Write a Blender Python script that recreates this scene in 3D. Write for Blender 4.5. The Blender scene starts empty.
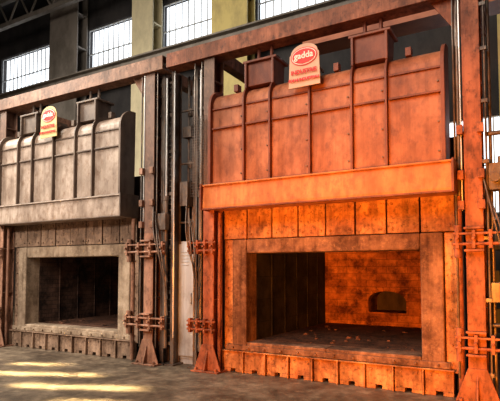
import bpy, math, random
from mathutils import Vector
random.seed(4)
sc=bpy.context.scene
try:
    sc.view_settings.view_transform='Standard'
    for lk in ('Medium High Contrast','High Contrast'):
        try:
            sc.view_settings.look=lk; print('LOOK',lk); break
        except Exception as e: print(e)
except Exception as e: print(e)

# ---------------- materials ----------------
def newmat(name):
    m=bpy.data.materials.new(name); m.use_nodes=True
    nt=m.node_tree; b=nt.nodes['Principled BSDF']
    return m,nt,b
def c4(c): return (c[0],c[1],c[2],1)
def grime(name,c1,c2,c3=None,scale=2.0,rough=.6,metal=.0,bump=.15,streak=True,spec=.3,dirt=0,dark=(.97,.95)):
    m,nt,b=newmat(name); N=nt.nodes; L=nt.links
    tc=N.new('ShaderNodeTexCoord'); mp=N.new('ShaderNodeMapping')
    mp.inputs['Scale'].default_value=(1,1,.5 if streak else 1)
    L.new(tc.outputs['Object'],mp.inputs[0])
    n1=N.new('ShaderNodeTexNoise'); n1.inputs['Scale'].default_value=scale; n1.inputs['Detail'].default_value=10; n1.inputs['Roughness'].default_value=.7
    L.new(mp.outputs[0],n1.inputs['Vector'])
    r=N.new('ShaderNodeValToRGB'); e=r.color_ramp.elements
    e[0].position=.40; e[0].color=c4(c2); e[1].position=.58; e[1].color=c4(c1)
    L.new(n1.outputs['Fac'],r.inputs[0])
    out=r.outputs[0]
    n2=N.new('ShaderNodeTexNoise'); n2.inputs['Scale'].default_value=scale*6; n2.inputs['Detail'].default_value=8; n2.inputs['Roughness'].default_value=.7
    mp2=N.new('ShaderNodeMapping'); mp2.inputs['Scale'].default_value=(1,1,.6 if streak else 1)
    L.new(tc.outputs['Object'],mp2.inputs[0]); L.new(mp2.outputs[0],n2.inputs['Vector'])
    if c3:
        r2=N.new('ShaderNodeValToRGB'); e=r2.color_ramp.elements
        e[0].position=.50; e[0].color=(0,0,0,1); e[1].position=.70; e[1].color=(1,1,1,1)
        L.new(n2.outputs['Fac'],r2.inputs[0])
        mx=N.new('ShaderNodeMix'); mx.data_type='RGBA'
        L.new(r2.outputs[0],mx.inputs['Factor']); L.new(out,mx.inputs[6]); mx.inputs[7].default_value=c4(c3)
        out=mx.outputs[2]
    if dirt:
        for sc_,mz,lo,hi,k in ((9,.06,.40,.56,.7),(1.3,.8,.40,.55,1),(4.5,.7,.36,.50,.7)):
            d=1-dirt*k
            n3=N.new('ShaderNodeTexNoise'); n3.inputs['Scale'].default_value=sc_; n3.inputs['Detail'].default_value=8; n3.inputs['Roughness'].default_value=.65
            mp3=N.new('ShaderNodeMapping'); mp3.inputs['Scale'].default_value=(1,1,mz); mp3.inputs['Location'].default_value=(3,5,sc_)
            L.new(tc.outputs['Object'],mp3.inputs[0]); L.new(mp3.outputs[0],n3.inputs['Vector'])
            r3=N.new('ShaderNodeValToRGB'); e=r3.color_ramp.elements
            e[0].position=lo; e[0].color=(d,d*dark[0],d*dark[1],1); e[1].position=hi; e[1].color=(1,1,1,1)
            L.new(n3.outputs['Fac'],r3.inputs[0])
            mx=N.new('ShaderNodeMix'); mx.data_type='RGBA'; mx.blend_type='MULTIPLY'; mx.inputs['Factor'].default_value=1
            L.new(out,mx.inputs[6]); L.new(r3.outputs[0],mx.inputs[7]); out=mx.outputs[2]
    L.new(out,b.inputs['Base Color'])
    b.inputs['Roughness'].default_value=rough; b.inputs['Metallic'].default_value=metal
    b.inputs['Specular IOR Level'].default_value=spec
    bp=N.new('ShaderNodeBump'); bp.inputs['Strength'].default_value=bump; bp.inputs['Distance'].default_value=.03
    L.new(n2.outputs['Fac'],bp.inputs['Height']); L.new(bp.outputs[0],b.inputs['Normal'])
    return m
def brick(name,axis,c1,c2,cm,bw=.23,bh=.075,lo=(.12,.1,.09)):
    m,nt,b=newmat(name); N=nt.nodes; L=nt.links
    tc=N.new('ShaderNodeTexCoord'); sp=N.new('ShaderNodeSeparateXYZ'); cb=N.new('ShaderNodeCombineXYZ')
    L.new(tc.outputs['Object'],sp.inputs[0])
    L.new(sp.outputs[axis],cb.inputs[0]); L.new(sp.outputs['Z'],cb.inputs[1])
    bt=N.new('ShaderNodeTexBrick'); bt.inputs['Scale'].default_value=1
    bt.inputs['Brick Width'].default_value=bw; bt.inputs['Row Height'].default_value=bh
    bt.inputs['Mortar Size'].default_value=.005; bt.inputs['Color1'].default_value=c4(c1); bt.inputs['Color2'].default_value=c4(c2); bt.inputs['Mortar'].default_value=c4(cm)
    L.new(cb.outputs[0],bt.inputs['Vector'])
    n=N.new('ShaderNodeTexNoise'); n.inputs['Scale'].default_value=2.0; n.inputs['Detail'].default_value=10; n.inputs['Roughness'].default_value=.75
    L.new(tc.outputs['Object'],n.inputs['Vector'])
    r=N.new('ShaderNodeValToRGB'); e=r.color_ramp.elements
    e[0].position=.40; e[0].color=c4(lo); e[1].position=.60; e[1].color=(1,1,1,1)
    L.new(n.outputs['Fac'],r.inputs[0])
    mx=N.new('ShaderNodeMix'); mx.data_type='RGBA'; mx.blend_type='MULTIPLY'; mx.inputs['Factor'].default_value=1
    L.new(bt.outputs['Color'],mx.inputs[6]); L.new(r.outputs[0],mx.inputs[7]); L.new(mx.outputs[2],b.inputs['Base Color'])
    b.inputs['Roughness'].default_value=.9
    bp=N.new('ShaderNodeBump'); bp.inputs['Strength'].default_value=.5; bp.inputs['Distance'].default_value=.02
    L.new(bt.outputs['Fac'],bp.inputs['Height']); bp.invert=True; L.new(bp.outputs[0],b.inputs['Normal'])
    return m
M={}
M['hot_door']=grime('red_paint_glow_tinted',(.44,.20,.115),(.36,.15,.085),(.24,.105,.07),1.5,.5,dirt=.30)  # red paint with the orange forge glow tinted into its colour
M['hot_lip']=grime('lip_paint_glow_lit',(.56,.25,.10),(.48,.20,.08),(.36,.14,.07),1.5,.5,dirt=.22)  # lip faces the glow; its extra brightness is put into the colour
M['cold_door']=grime('taupe_paint',(.50,.40,.335),(.42,.33,.27),(.27,.18,.13),1.5,.5,dirt=.30)
M['cold_lip']=M['cold_door']
M['hot_frame']=grime('primer_glow_tinted',(.46,.18,.10),(.32,.115,.065),(.13,.055,.04),2.5,.55,dirt=.4)  # forge glow mixed into the primer colour
M['cold_frame']=grime('brown_primer',(.48,.27,.19),(.31,.175,.12),(.14,.085,.06),2.5,.55,dirt=.35)
M['hot_plate']=grime('stained_steel_glow_tinted',(.62,.32,.15),(.42,.18,.085),(.13,.06,.04),3,.6,dirt=.5,streak=False)  # orange glow tinted into the steel colour, stains on top
M['cold_plate']=grime('rusty_steel',(.42,.29,.21),(.29,.20,.145),(.11,.08,.06),3,.6,dirt=.42,streak=False)
M['hot_refr']=grime('castable_refractory_glow_tinted',(.33,.185,.12),(.19,.105,.075),(.40,.24,.15),3.5,.95,bump=.5,streak=False,dirt=.45)  # orange-brown copy of the refractory, glow put into the colour
M['cold_refr']=grime('castable_refractory_plain',(.46,.36,.27),(.32,.245,.18),(.52,.41,.31),3.5,.95,bump=.5,streak=False,dirt=.36)
M['rib']=grime('shaded_rib_steel',(.19,.14,.11),(.11,.08,.065),None,3,.5)  # shadow along the ribs darkened into the steel colour
M['hot_rib']=grime('shaded_red_rib_steel',(.22,.085,.055),(.13,.052,.04),None,3,.5)  # darker still: rib shadow and orange glow both put into the colour
M['dark']=grime('dark_steel',(.24,.21,.19),(.12,.10,.09),(.30,.19,.12),3,.38,metal=.3,dirt=.3)
M['upcol']=grime('dark_brown_column',(.24,.145,.11),(.14,.09,.07),(.28,.17,.12),3,.5)  # darker brown than the lower columns
M['soot']=grime('sooty_body',(.09,.07,.06),(.04,.033,.03),None,2,.8)
M['chrome']=grime('hydraulic_rod',(.70,.68,.66),(.5,.5,.5),None,4,.35,metal=.6,bump=.02)
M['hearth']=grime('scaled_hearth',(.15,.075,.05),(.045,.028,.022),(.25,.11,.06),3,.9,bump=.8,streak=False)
M['backb']=brick('firebrick_back','X',(.62,.27,.14),(.44,.17,.085),(.26,.11,.06),.45,.15,(.16,.11,.09))
M['backc']=brick('firebrick_back_dim','X',(.44,.22,.16),(.34,.16,.11),(.16,.09,.06),.45,.15,(.22,.16,.13))  # same brick for the other furnace, weaker light put into its colour
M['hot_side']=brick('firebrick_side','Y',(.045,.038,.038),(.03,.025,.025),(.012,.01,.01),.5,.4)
M['cold_side']=brick('firebrick_side_brown','Y',(.17,.10,.075),(.12,.07,.05),(.05,.03,.025),.3,.1)  # browner and lighter than the other side brick
M['hot_sign']=grime('sign_pinkish_tan',(.62,.42,.32),(.54,.36,.26),None,2,.5,bump=0)  # pinker tan than the other sign
M['cold_sign']=grime('sign_tan',(.66,.50,.24),(.56,.42,.20),None,2,.5,bump=0)
M['red']=grime('sign_red',(.60,.03,.02),(.52,.02,.02),None,2,.4,bump=0)
M['white']=grime('sign_white',(.85,.80,.70),(.8,.74,.65),None,2,.5,bump=0)
M['floor']=grime('dusty_concrete_floor',(.26,.205,.15),(.12,.092,.068),(.38,.30,.21),.9,.5,bump=.25,streak=False,spec=.5,dirt=.4)
M['wall']=grime('dark_hall_cladding',(.06,.055,.055),(.035,.033,.035),None,.8,.8)
M['mull']=grime('window_mullion',(.45,.45,.44),(.38,.38,.38),None,2,.6)
M['bcol']=grime('concrete_column',(.28,.25,.225),(.18,.16,.14),None,1,.8)
M['ycol']=grime('yellow_column',(.56,.46,.20),(.38,.31,.15),None,1,.6)
M['cream']=grime('cream_column',(.60,.53,.36),(.45,.40,.28),None,1,.6)
M['cab']=grime('pale_cabinet_paint',(.50,.57,.64),(.42,.48,.54),None,1,.5,dirt=.25)
M['crane']=grime('red_brown_girder',(.42,.16,.09),(.28,.10,.06),None,1,.5)

# ---------------- mesh builder ----------------
class MB:
    def __init__(s): s.v=[]; s.f=[]
    def box(s,x0,x1,y0,y1,z0,z1):
        b=len(s.v)
        s.v+=[(x0,y0,z0),(x1,y0,z0),(x1,y1,z0),(x0,y1,z0),(x0,y0,z1),(x1,y0,z1),(x1,y1,z1),(x0,y1,z1)]
        s.f+=[tuple(b+i for i in q) for q in [(0,3,2,1),(4,5,6,7),(0,1,5,4),(1,2,6,5),(2,3,7,6),(3,0,4,7)]]
    def quad(s,a,b_,c,d):
        b=len(s.v); s.v+=[a,b_,c,d]; s.f.append((b,b+1,b+2,b+3))
    def prism(s,prof,x0,x1,axis='x'):
        n=len(prof); b=len(s.v)
        for X in (x0,x1):
            for p in prof:
                s.v.append((X,p[0],p[1]) if axis=='x' else ((p[0],X,p[1]) if axis=='y' else (p[0],p[1],X)))
        s.f.append(tuple(b+i for i in range(n))); s.f.append(tuple(b+n+i for i in reversed(range(n))))
        for i in range(n):
            j=(i+1)%n; s.f.append((b+i,b+n+i,b+n+j,b+j))
    def cyl(s,p,q,r,n=12,r2=None):
        p=Vector(p);q=Vector(q);d=(q-p).normalized()
        a=d.orthogonal().normalized(); c=d.cross(a); r2=r if r2 is None else r2
        b=len(s.v)
        for P,R in ((p,r),(q,r2)):
            for i in range(n):
                t=2*math.pi*i/n; s.v.append(tuple(P+a*R*math.cos(t)+c*R*math.sin(t)))
        s.f.append(tuple(b+i for i in reversed(range(n)))); s.f.append(tuple(b+n+i for i in range(n)))
        for i in range(n):
            j=(i+1)%n; s.f.append((b+i,b+j,b+n+j,b+n+i))
    def hbeam_v(s,x,y,z0,z1,w,d,t=.025):
        s.box(x-w/2,x+w/2,y-d/2,y-d/2+t,z0,z1); s.box(x-w/2,x+w/2,y+d/2-t,y+d/2,z0,z1); s.box(x-t/2,x+t/2,y-d/2+t,y+d/2-t,z0,z1)
    def done(s,name,mat,parent=None,bevel=0):
        me=bpy.data.meshes.new(name); me.from_pydata(s.v,[],s.f); me.update()
        import bmesh
        bm=bmesh.new(); bm.from_mesh(me); bmesh.ops.recalc_face_normals(bm,faces=bm.faces); bm.to_mesh(me); bm.free()
        o=bpy.data.objects.new(name,me); sc.collection.objects.link(o); me.materials.append(M[mat])
        if parent: o.parent=parent
        if bevel:
            md=o.modifiers.new('b','BEVEL'); md.width=bevel; md.segments=2; md.limit_method='ANGLE'
        return o

def furnace(ox,hot,XR):
    root=bpy.data.objects.new('industrial_forge_furnace',None); sc.collection.objects.link(root); root.location=(ox,0,0)
    K=lambda a:('hot_' if hot else 'cold_')+a
    RIB='hot_rib' if hot else 'rib'
    # refractory surround of opening
    m=MB(); W=1.42
    def rough(x0_,x1_,z0_,z1_,y0_=-.12,nx=1,nz=1):
        for i in range(nx):
            for k in range(nz):
                j=random.uniform(-.01,.01)
                a=x0_+(x1_-x0_)*i/nx; b=x0_+(x1_-x0_)*(i+1)/nx; c=z0_+(z1_-z0_)*k/nz; d=z0_+(z1_-z0_)*(k+1)/nz
                m.box(a+.002,b-.002,y0_+j,.25,c+.002,d-.002)
    rough(-1.70,-W,.36,2.24,nz=1); rough(W,1.73,.36,2.24,nz=1); rough(-W,W,2.0,2.24,nx=1); rough(-W,W,.36,.51,nx=2)
    m.done('opening_surround',K('refr'),root,.02)
    m=MB(); m.box(-1.80,1.80,-.17,-.135,.37,.46)
    for i in range(12): x=-1.65+i*.3; m.cyl((x,-.17,.415),(x,-.2,.415),.02,8)
    m.done('sill_bar',K('refr'),root,.008)
    # lintel plates
    m=MB(); n=8; w=3.8/n
    for i in range(n):
        x=-1.9+i*w; j=random.uniform(-.012,.012)
        m.box(x+.012,x+w-.012,-.10+j,.05,2.25,2.98)
        for (a,b) in ((.08,2.33),(w-.08,2.33),(.08,2.68),(w-.08,2.68)):
            m.cyl((x+a,-.10+j,b),(x+a,-.125+j,b),.022,8)
        m.box(x+w/2-.012,x+w/2+.012,-.115+j,-.10+j,2.45,2.62)
    m.done('lintel_plates',K('plate'),root,.008)
    m=MB()
    m.box(-1.9,-1.71,-.06,.05,.3,2.24); m.box(1.74,1.9,-.06,.05,.3,2.24)
    for s_ in (-1,1):
        for i in range(8):
            z=.45+i*.24; m.cyl((s_*1.82,-.06,z),(s_*1.82,-.085,z),.018,8)
    m.done('side_strips',K('plate'),root,.008)
    # base plates
    m=MB(); n=9; w=3.72/n
    for i in range(n):
        x=-1.86+i*w; j=random.uniform(-.012,.012)
        m.box(x+.02,x+w-.02,-.16+j,-.02,.06,.345)
        m.box(x+.02,x+.16,-.16+j,-.02,0,.06); m.box(x+w-.16,x+w-.02,-.16+j,-.02,0,.06)
        m.box(x-.012,x+.012,-.21,-.14,.0,.36)
        for (a,b) in ((.1,.28),(w-.09,.28)):
            m.cyl((x+a,-.16+j,b),(x+a,-.18+j,b),.016,8)
    m.box(-1.86,1.86,-.215,-.13,.345,.365)
    m.done('base_plates',K('plate'),root,.006)
    # interior
    D=3.5; zc=2.35; zf=.51
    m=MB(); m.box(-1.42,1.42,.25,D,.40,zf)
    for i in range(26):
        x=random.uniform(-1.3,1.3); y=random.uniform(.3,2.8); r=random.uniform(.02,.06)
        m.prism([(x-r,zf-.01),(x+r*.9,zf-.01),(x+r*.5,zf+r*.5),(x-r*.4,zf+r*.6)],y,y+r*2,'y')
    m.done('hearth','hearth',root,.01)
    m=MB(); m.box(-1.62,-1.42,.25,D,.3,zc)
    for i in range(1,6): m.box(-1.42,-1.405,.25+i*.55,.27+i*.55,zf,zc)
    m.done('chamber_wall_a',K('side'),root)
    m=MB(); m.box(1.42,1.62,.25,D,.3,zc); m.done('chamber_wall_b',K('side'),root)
    m=MB(); m.box(-1.62,1.62,.25,D+.3,zc,zc+.3); m.box(-1.42,1.42,.24,.27,2.2,zc); m.done('chamber_roof',K('side'),root)
    # back wall with arched flue
    m=MB(); hw=.41; zb=.80; zs=1.06; rise=.20
    def az(x): return zs+rise*math.sqrt(max(0,1-(x/hw)**2))
    m.quad((-1.42,D,zf),(-hw,D,zf),(-hw,D,zc),(-1.42,D,zc)); m.quad((hw,D,zf),(1.42,D,zf),(1.42,D,zc),(hw,D,zc))
    m.quad((-hw,D,zf),(hw,D,zf),(hw,D,zb),(-hw,D,zb))
    m.quad((-hw,D,zb),(hw,D,zb),(hw,D+.7,zb),(-hw,D+.7,zb))
    m.quad((-hw,D,zb),(-hw,D,zs),(-hw,D+.7,zs),(-hw,D+.7,zb)); m.quad((hw,D,zb),(hw,D,zs),(hw,D+.7,zs),(hw,D+.7,zb))
    n=20
    for i in range(n):
        a=-hw+2*hw*i/n; b=-hw+2*hw*(i+1)/n
        m.quad((a,D,az(a)),(b,D,az(b)),(b,D,zc),(a,D,zc))
        m.quad((a,D,az(a)),(b,D,az(b)),(b,D+.7,az(b)),(a,D+.7,az(a)))
    m.done('chamber_back_wall','backb' if hot else 'backc',root)
    m=MB(); m.box(-.6,.6,D+.7,D+.75,.6,1.5); m.done('flue_end','soot',root)
    m=MB()
    for i in range(11):
        t0=math.pi*(i+.06)/11; t1=math.pi*(i+.94)/11
        P=[((hw+e)*math.cos(t),zs+(rise+e)*math.sin(t)) for t,e in ((t0,0),(t0,.09),(t1,.09),(t1,0))]
        m.prism(P,D-.03,D+.02,'y')
    m.done('flue_arch','backb' if hot else 'backc',root)
    # body shell
    m=MB(); 
    m.box(-1.98,-1.65,.06,3.9,.02,3.6); m.box(1.65,1.98,.06,3.9,.02,3.6)
    m.box(-1.65,1.65,4.25,4.4,.02,3.6); m.box(-1.65,1.65,.06,4.25,2.68,3.6); m.box(-1.65,1.65,.27,4.2,.02,.28)
    for s_ in (-1,1):
        for i in range(7):
            y=.2+i*.6
            m.box(s_*1.99-.04,s_*1.99+.04+.02,y,y+.08,.02,3.7)
        m.box(s_*2.0-.05,s_*2.0+.05,.1,3.9,1.8,1.9)
    m.done('body_shell','soot',root,.01)
    # lifting door
    R=.26; yf=-.47; yb=-.16; zt=4.74
    def prof(o):
        P=[(yb,3.12),(yf-o,3.12),(yf-o,zt-R)]
        for i in range(1,9):
            t=math.pi/2*i/8
            P.append((yf+R-(R+o)*math.cos(t), zt-R+(R+o)*math.sin(t)))
        P.append((yb+.02,zt+o)); return P
    x0,x1=-1.9,1.83
    m=MB(); m.prism(prof(0),x0,x1); m.done('door_panel',K('door'),root,.0)
    m=MB()
    ribs=[-1.24,-.76,-.08,.58,1.08]
    for x in ribs: m.prism(prof(.075),x-.016,x+.016)
    for x in (x0,x1): m.prism(prof(.08),x-.025,x+.025)
    m.done('door_ribs',RIB,root,.004)
    m=MB()
    xs=[x0]+ribs+[x1]
    for z in (3.16,4.10,4.44):
        for a,b in zip(xs[:-1],xs[1:]):
            m.box(a+.03,b-.03,yf-.05 if z!=4.44 else yf-.03,yf+.01,z-.014,z+.014)
    m.done('door_stiffeners',RIB,root,.004)
    m=MB()
    for a,b in zip(xs[:-1],xs[1:]):
        for z in (3.3,3.7,4.25):
            m.cyl((b-.07,yf,z),(b-.07,yf-.02,z),.013,8)
    m.done('door_bolts','rib',root)
    # lip
    m=MB(); m.prism([(-.14,3.12),(-.58,3.14),(-.60,2.78),(-.595,2.74),(-.14,2.74)],-2.0,1.93)
    m.box(-2.0,1.93,-.62,-.55,3.115,3.145)
    m.done('door_lip',K('lip'),root,.01)
    m=MB(); m.box(-2.03,-2.0,-.64,-.14,2.72,3.16); m.box(1.93,1.96,-.64,-.14,2.72,3.16); m.box(-2.0,1.93,-.62,-.59,2.72,2.745)
    m.done('door_lip_edges',RIB,root,.004)
    # lifting boxes on top
    m=MB()
    for cx in (-.98,.83):
        m.prism([(cx-.24,4.74),(cx+.24,4.74),(cx+.26,5.12),(cx-.26,5.12)],-.42,-.05,'y')
        m.box(cx-.31,cx+.31,-.47,0,5.12,5.16)
        m.box(cx-.27,cx-.23,-.48,-.40,4.7,5.12); m.box(cx+.23,cx+.27,-.48,-.40,4.7,5.12)
        m.cyl((cx-.12,-.25,5.17),(cx-.12,-.25,5.42),.03); m.cyl((cx+.12,-.25,5.17),(cx+.12,-.25,5.42),.03)
    m.done('lifting_boxes',RIB,root,.008)
    m=MB()
    for cx in (-1.5,-.45,.28,1.35):
        m.box(cx-.04,cx+.04,-.34,-.22,4.74,4.86)
    m.done('lifting_lugs',RIB,root,.004)
    # sign
    m=MB(); cx=-.12; ys=-.60
    P=[(cx-.26,4.48),(cx+.26,4.48),(cx+.24,4.98)]
    for i in range(0,13):
        t=math.pi*i/12; P.append((cx+.22*math.cos(t),5.0+.14*math.sin(t)))
    P.append((cx-.24,4.98))
    m.prism(P,ys-.02,ys,'y'); m.done('sign_plate',K('sign'),root,.004)
    m=MB(); m.box(cx-.2,cx-.17,ys,-.3,4.76,4.80); m.box(cx+.17,cx+.2,ys,-.3,4.76,4.80); m.done('sign_brackets','dark',root)
    def ell(rx,rz,y0,y1,nm,mt):
        m=MB(); m.prism([(cx+rx*math.cos(2*math.pi*i/28),4.94+rz*math.sin(2*math.pi*i/28)) for i in range(28)],y0,y1,'y'); m.done(nm,mt,root)
    ell(.215,.14,ys-.028,ys-.021,'sign_oval_rim','red'); ell(.20,.125,ys-.032,ys-.028,'sign_oval_ring','white'); ell(.187,.113,ys-.037,ys-.033,'sign_oval','red')
    def text(s,z,size,mt,nm):
        cu=bpy.data.curves.new(nm,'FONT'); cu.body=s; cu.size=size; cu.align_x='CENTER'; cu.extrude=.002; cu.offset=.003
        o=bpy.data.objects.new(nm,cu); sc.collection.objects.link(o); o.parent=root; o.location=(cx,ys-.041,z); o.rotation_euler=(math.pi/2,0,0); cu.materials.append(M[mt])
    text('gadda',4.91,.135,'white','sign_lettering')
    text('INDUSTRIE',4.68,.085,'red','sign_caption'); text('FORNI INDUSTRIALI',4.57,.055,'red','sign_subcaption')
    # frame columns
    XL=-2.03
    m=MB(); u=MB()
    zL,zR=(2.95,5.42 if hot else 2.4)
    for x,zz in ((XL,zL),(XR,zR)):
        m.hbeam_v(x,-.22,0.02,zz,.22,.30)
        if zz<5.4: u.hbeam_v(x,-.22,zz,5.42,.22,.30)
        m.box(x-.27,x+.27,-.5,.05,0,.025)
        m.prism([(x-.27,.025),(x+.27,.025),(x+.115,.45),(x-.115,.45)],-.395,-.372,'y')
        m.prism([(-.37,.45),(-.37,.025),(-.50,.025)],x-.012,x+.012)
        for dx in (-.2,.2): m.cyl((x+dx,-.44,.02),(x+dx,-.44,.07),.025,8)
        for z in (1.2,2.2,3.2,4.2,5.0): (m if z<zz else u).box(x-.11,x+.11,-.345,-.10,z,z+.02)
    if u.v: u.done('upper_columns','upcol',root,.005)
    m.cyl((-1.86,-.28,.02),(-1.86,-.28,2.7),.03); m.cyl((1.96,-.28,0.02),(1.96,-.28,2.7),.04)
    a,b=(-2.95,2.75)
    m.box(a,b,-.42,-.39,5.42,5.68); m.box(a,b,-.39,-.12,5.655,5.68); m.box(a,b,-.39,-.12,5.42,5.445)
    for i in range(9):
        x=a+.2+i*(b-a-.4)/8; m.box(x-.01,x+.01,-.41,-.15,5.44,5.66)
    for x in (XL,XR):
        yE=1.2 if (hot and x==XR) else 3.9
        m.box(x-.1,x+.1,-.12,yE,5.44,5.66)
        if yE>2: m.box(x-.1,x+.1,3.7,3.9,.02,5.44)
    m.prism([(XR-.11,5.42),(XR-.11,4.85),(XR-.5,5.42)],-.30,-.27,'y')
    m.done('lifting_frame',K('frame'),root,.006)
    # masts, pipes & hydraulics
    m=MB()
    mx_=() if hot else (XR+.2,XR+.44)
    for x in (-2.42,)+mx_:
        m.hbeam_v(x,-.12,.02,5.42,.08,.2,.02)
        m.box(x-.1,x+.1,-.3,.1,0,.025)
    cyls=(-2.28,) if hot else (-2.28,XR+.31)
    for x in cyls:
        m.cyl((x,-.25,.3),(x,-.25,3.0),.04); m.cyl((x,-.25,3.0),(x,-.25,3.08),.055)
        m.cyl((x,-.25,1.7),(x,-.25,1.78),.055)
    for x in (-2.20,-2.35,XR-.22,XR+.16): m.cyl((x,-.34,.3),(x,-.34,5.4),.014,8)
    if hot:
        for x,r,z1_ in ((2.36,.022,5.4),(2.47,.03,3.2)):
            m.cyl((x,-.2,.02),(x,-.2,z1_),r)
        m.box(2.32,2.55,-.32,-.12,2.75,3.1); m.box(2.34,2.5,-.34,-.14,1.3,1.55); m.cyl((2.3,-.26,3.5),(2.7,-.26,3.5),.03); m.cyl((2.3,-.26,1.0),(2.7,-.26,1.0),.025)
        m.cyl((2.42,-.36,2.9),(2.42,-.40,2.9),.06,14)
    else:
        for x,r in ((XR+.56,.025),(XR+.66,.018),(XR+.96,.022)):
            m.cyl((x,.1,.02),(x,.1,5.4),r)
        m.box(XR+.5,XR+.68,-.1,.08,2.9,3.35); m.box(XR+.2,XR+.38,-.36,-.24,2.45,2.75); m.box(XR+.5,XR+.7,-.02,.1,4.2,4.4)
        for z in (2.6,3.7,4.7): m.cyl((XR+.1,-.02,z),(XR+1.0,-.02,z),.02,8); m.cyl((XR+.6,.1,z-.07),(XR+.6,.1,z+.07),.05)
    m.cyl((XR-.18,-.28,2.7),(XR-.18,-.28,5.4),.03)
    for z in (.35,1.3,2.1,3.1,3.9,4.6,5.2):
        m.box(-2.48,-2.1,-.20,-.14,z,z+.05)
        if not hot: m.box(XR+.1,XR+.48,-.20,-.14,z,z+.05)
        else: m.box(XR+.1,XR+.19,-.36,-.3,z,z+.05)
    if not hot:
        for i in range(44): m.box(XR+.24,XR+.40,-.20,-.185,.4+i*.11,.415+i*.11)
    for i in range(9): m.box(-2.38+i*.04,-2.375+i*.04,-.42,-.41,3.0,4.4)
    for i in range(30): m.box(-2.38,-2.06,-.42,-.41,3.0+i*.048,3.006+i*.048)
    m.done('lift_masts','dark',root,.004)
    m=MB()
    for x in cyls: m.cyl((x,-.25,3.08),(x,-.25,5.3),.022)
    m.cyl((XR-.14,-.36,2.5),(XR-.14,-.36,5.4),.012)
    if not hot: m.cyl((XR+.5,-.26,.5),(XR+.5,-.26,5.4),.016)
    m.done('hydraulic_rods','chrome',root)
    # clamps / brackets
    m=MB()
    for z in (.68,2.02):
        for s_,xa,xb in ((-1,-2.42,-1.84),(1,1.90,XR+.45)):
            m.cyl((xa,-.44,z+.03),(xb,-.44,z+.03),.022,8); m.box(xa,xb,-.46,-.42,z+.15,z+.18)
            n=4
            for k in range(n):
                x=xa+.06+k*(xb-xa-.12)/(n-1)
                m.box(x-.022,x+.022,-.47,-.38,z-.03,z+.21); m.cyl((x,-.47,z+.1),(x,-.52,z+.1),.02,8)
        m.cyl((1.96,-.38,z-.15),(1.96,-.38,z+.28),.05)
        m.box(XR-.12,XR+.12,-.48,-.37,z-.07,z-.04); m.box(XR-.12,XR+.12,-.48,-.37,z+.22,z+.25)
    for x in (XR-.15,XR+.1):
        for z in (2.9,3.5,2.5): m.box(x-.04,x+.04,-.44,-.37,z,z+.12)
    m.done('door_clamps',K('frame'),root,.005)
    for k,(xa,xb) in enumerate(((XR+.1,XR+.4),(-2.5,-2.3))):
        cu=bpy.data.curves.new('hose_%d'%k,'CURVE'); cu.dimensions='3D'; cu.bevel_depth=.012
        for q in range(3):
            sp=cu.splines.new('BEZIER'); sp.bezier_points.add(2)
            pts=[(xa+q*.04,-.36,3.0-q*.2),((xa+xb)/2+.1*q,-.5,2.3-q*.25),(xb,-.3,1.5-q*.3)]
            for bp_,p in zip(sp.bezier_points,pts): bp_.co=p; bp_.handle_left_type=bp_.handle_right_type='AUTO'
        o=bpy.data.objects.new('hose_%d'%k,cu); sc.collection.objects.link(o); o.parent=root; cu.materials.append(M['dark'])
    if hot:   # control cabinet standing beside this furnace
        m=MB(); q=2.86
        m.box(-5.80+q,-5.42+q,-.02,.4,.1,2.25); m.box(-5.78+q,-5.44+q,-.05,-.02,.15,2.2); m.box(-5.77+q,-5.45+q,.0,.38,0,.1); m.box(-5.5+q,-5.47+q,-.08,-.05,1.1,1.3)
        for i in range(5): m.box(-5.72+q,-5.55+q,-.065,-.05,1.8+i*.06,1.82+i*.06)
        m.done('control_cabinet','cab',root,.01)
    return root
furnace(-2.86,True,2.16)
furnace(-8.65,False,2.42)

# ---------------- hall ----------------
m=MB(); m.box(-34,14,-22,9,-.2,0); m.done('floor','floor')
Y=8.0; zw0,zw1=10.25,12.55
wins=[(-30,-24),(-23.6,-19.4),(-17.3,-14.0),(-13.0,-10.2),(-8.6,-5.7),(-5.5,-1.8),(-1.3,3)]
m=MB()
m.box(-34,14,Y,Y+.3,zw1,14.5)
xp=-34
for (a,b) in wins:
    m.box(xp,a,Y,Y+.3,zw0,zw1); xp=b
m.box(xp,14,Y,Y+.3,zw0,zw1)
m.box(-34,14,Y,Y+.3,6.1,zw0); m.box(-34,-2.2,Y,Y+.3,3.3,6.1); m.box(6,14,Y,Y+.3,3.3,6.1); m.box(-34,14,Y,Y+.3,0,3.3)
m.done('wall_back','wall')
for i,(a,b,z0,z1) in enumerate([(a,b,zw0,zw1) for a,b in wins]+[(-2.2,6,3.3,6.1)]):
    m=MB(); n=int((b-a)/.30)
    for k in range(n+1): x=a+(b-a)*k/n; m.box(x-.017,x+.017,Y+.08,Y+.12,z0,z1)
    for z in (z0+.03,(z0+z1)/2,z1-.03): m.box(a,b,Y+.07,Y+.13,z-.018,z+.018)
    m.done('window_%d'%(i+1),'mull')
m=MB(); m.box(-34.3,-34,-22,9,0,14.5); m.done('wall_left','wall')
m=MB(); m.box(14,14.3,-22,9,0,14.5); m.done('wall_right','wall')
m=MB(); m.box(-34,14,-22.3,-22,0,14.5); m.done('wall_front','wall')
m=MB(); m.box(-34.3,14.3,-22.3,9,14.5,14.8); m.done('ceiling','wall')
def bcol(a,b,mt,y0=7.3,y1=7.9):
    m=MB(); m.box(a,b,y0,y0+.06,0,14.4); m.box(a,b,y1-.06,y1,0,14.4); m.box((a+b)/2-.05,(a+b)/2+.05,y0+.06,y1-.06,0,14.4)
    for i in range(9): m.box(a,b,y0+.05,y1-.05,1+i*1.5,1.06+i*1.5)
    m.done('building_column',mt)
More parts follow.
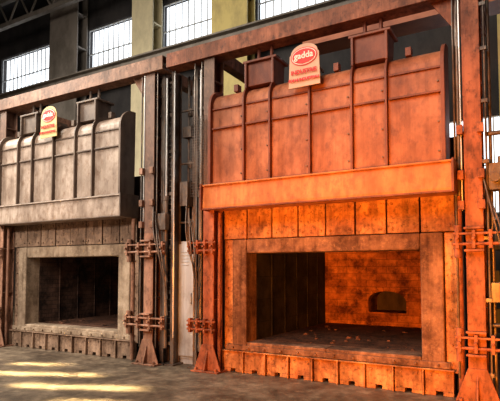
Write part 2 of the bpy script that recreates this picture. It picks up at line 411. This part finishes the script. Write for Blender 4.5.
bcol(-19.0,-17.2,'bcol'); bcol(-14.0,-12.9,'cream'); bcol(-10.1,-8.6,'ycol'); bcol(-.78,-.62,'ycol'); 
m=MB(); m.box(-33,13,7.0,7.3,9.5,10.0); m.box(-33,13,6.8,7.5,10.0,10.06); m.done('crane_runway_rail','bcol')
m=MB(); m.box(-4.6,8,3.0,3.4,6.9,7.3); m.box(-4.6,8,2.9,3.5,7.3,7.36); m.box(-4.6,8,2.9,3.5,6.84,6.9); 
m.done('overhead_crane_girder','crane')
m=MB()
for y in (-2,3,6.5):
    m.box(-33,13,y,y+.2,13.0,13.2); m.box(-33,13,y,y+.2,14.2,14.4)
    for i in range(30):
        x=-33+i*1.5; m.cyl((x,y+.1,13.1),(x+.75,y+.1,14.3),.05,6); m.cyl((x+.75,y+.1,14.3),(x+1.5,y+.1,13.1),.05,6)
m.done('roof_truss','bcol')
# storage rack seen past the right column
m=MB()
for x in (-1.6,.6):
    for y in (5.6,6.4): m.box(x-.04,x+.04,y-.04,y+.04,0,3.0)
for z in (.4,1.3,2.2,2.9): m.box(-1.65,.65,5.55,6.45,z,z+.06)
for z in (.46,1.36,2.26):
    for k in range(5):
        x=-1.5+k*.42; m.box(x,x+.3,5.7,6.2,z,z+.25+.1*(k%3))
m.done('storage_rack','cab')

# ---------------- lights ----------------
w=bpy.data.worlds.new('World'); sc.world=w; w.use_nodes=True
bg=w.node_tree.nodes['Background']; bg.inputs[0].default_value=(.90,.95,1,1); bg.inputs[1].default_value=2.0
def lamp(kind,loc,aim,col,e,name,**k):
    l=bpy.data.lights.new(name,kind); l.color=col; l.energy=e
    for a,b in k.items(): setattr(l,a,b)
    o=bpy.data.objects.new(name,l); sc.collection.objects.link(o); o.location=loc
    o.rotation_euler=(Vector(aim)-Vector(loc)).to_track_quat('-Z','Y').to_euler(); return o
lamp('SPOT',(-2.2,-11,1.2),(-2.3,0,1.4),(1,.30,.03),6300,'forge_glow_spot',spot_size=math.radians(47),spot_blend=.9,shadow_soft_size=.5)
lamp('SPOT',(1.2,-6,.8),(-1.4,0,1.8),(1,.31,.02),1400,'billet_glow_spot',spot_size=math.radians(58),spot_blend=.9,shadow_soft_size=.4)
lamp('AREA',(-6,-12,11),(-6,0,2.5),(1,.90,.78),1700,'hall_fill',size=8)  # added neutral fill from above, not a hall fixture
lamp('AREA',(-16,-4,10),(-9,-1,1.5),(1,.92,.80),1800,'hall_fill.001',size=3)  # added fill to brighten the left furnace and floor
lamp('SPOT',(-9.0,-10,5.0),(-8.8,-.2,2.6),(1,.90,.80),2000,'hall_fill.002',spot_size=math.radians(42),spot_blend=.6,shadow_soft_size=.5)  # added fill spot for the left furnace front
lamp('SPOT',(-6.2,-9,1.6),(-8.65,2,1.3),(1,.58,.34),500,'opening_fill',spot_size=math.radians(28),spot_blend=.8,shadow_soft_size=.3)  # added warm fill aimed into the left furnace opening
for i in range(3):
    for j in range(2):
        x=-5.1-i*1.25-j*.35; y=-2.8+i*.35+j*.75
        lamp('AREA',(x-4.5,y-1.6,3.4),(x,y,0),(1,.80,.42),7,'sun_shaft_lamp',shape='RECTANGLE',size=.22,size_y=.5,spread=math.radians(4))

# ---------------- camera ----------------
cam=bpy.data.cameras.new('camera'); co=bpy.data.objects.new('camera',cam); sc.collection.objects.link(co); sc.camera=co
cam.sensor_width=36; cam.lens=36.0
co.location=(0,-7.44,1.7); t=math.radians(3)
co.rotation_euler=(math.pi/2+t,0,math.radians(29.9)); cam.shift_y=(70.5-500*math.tan(t))/500
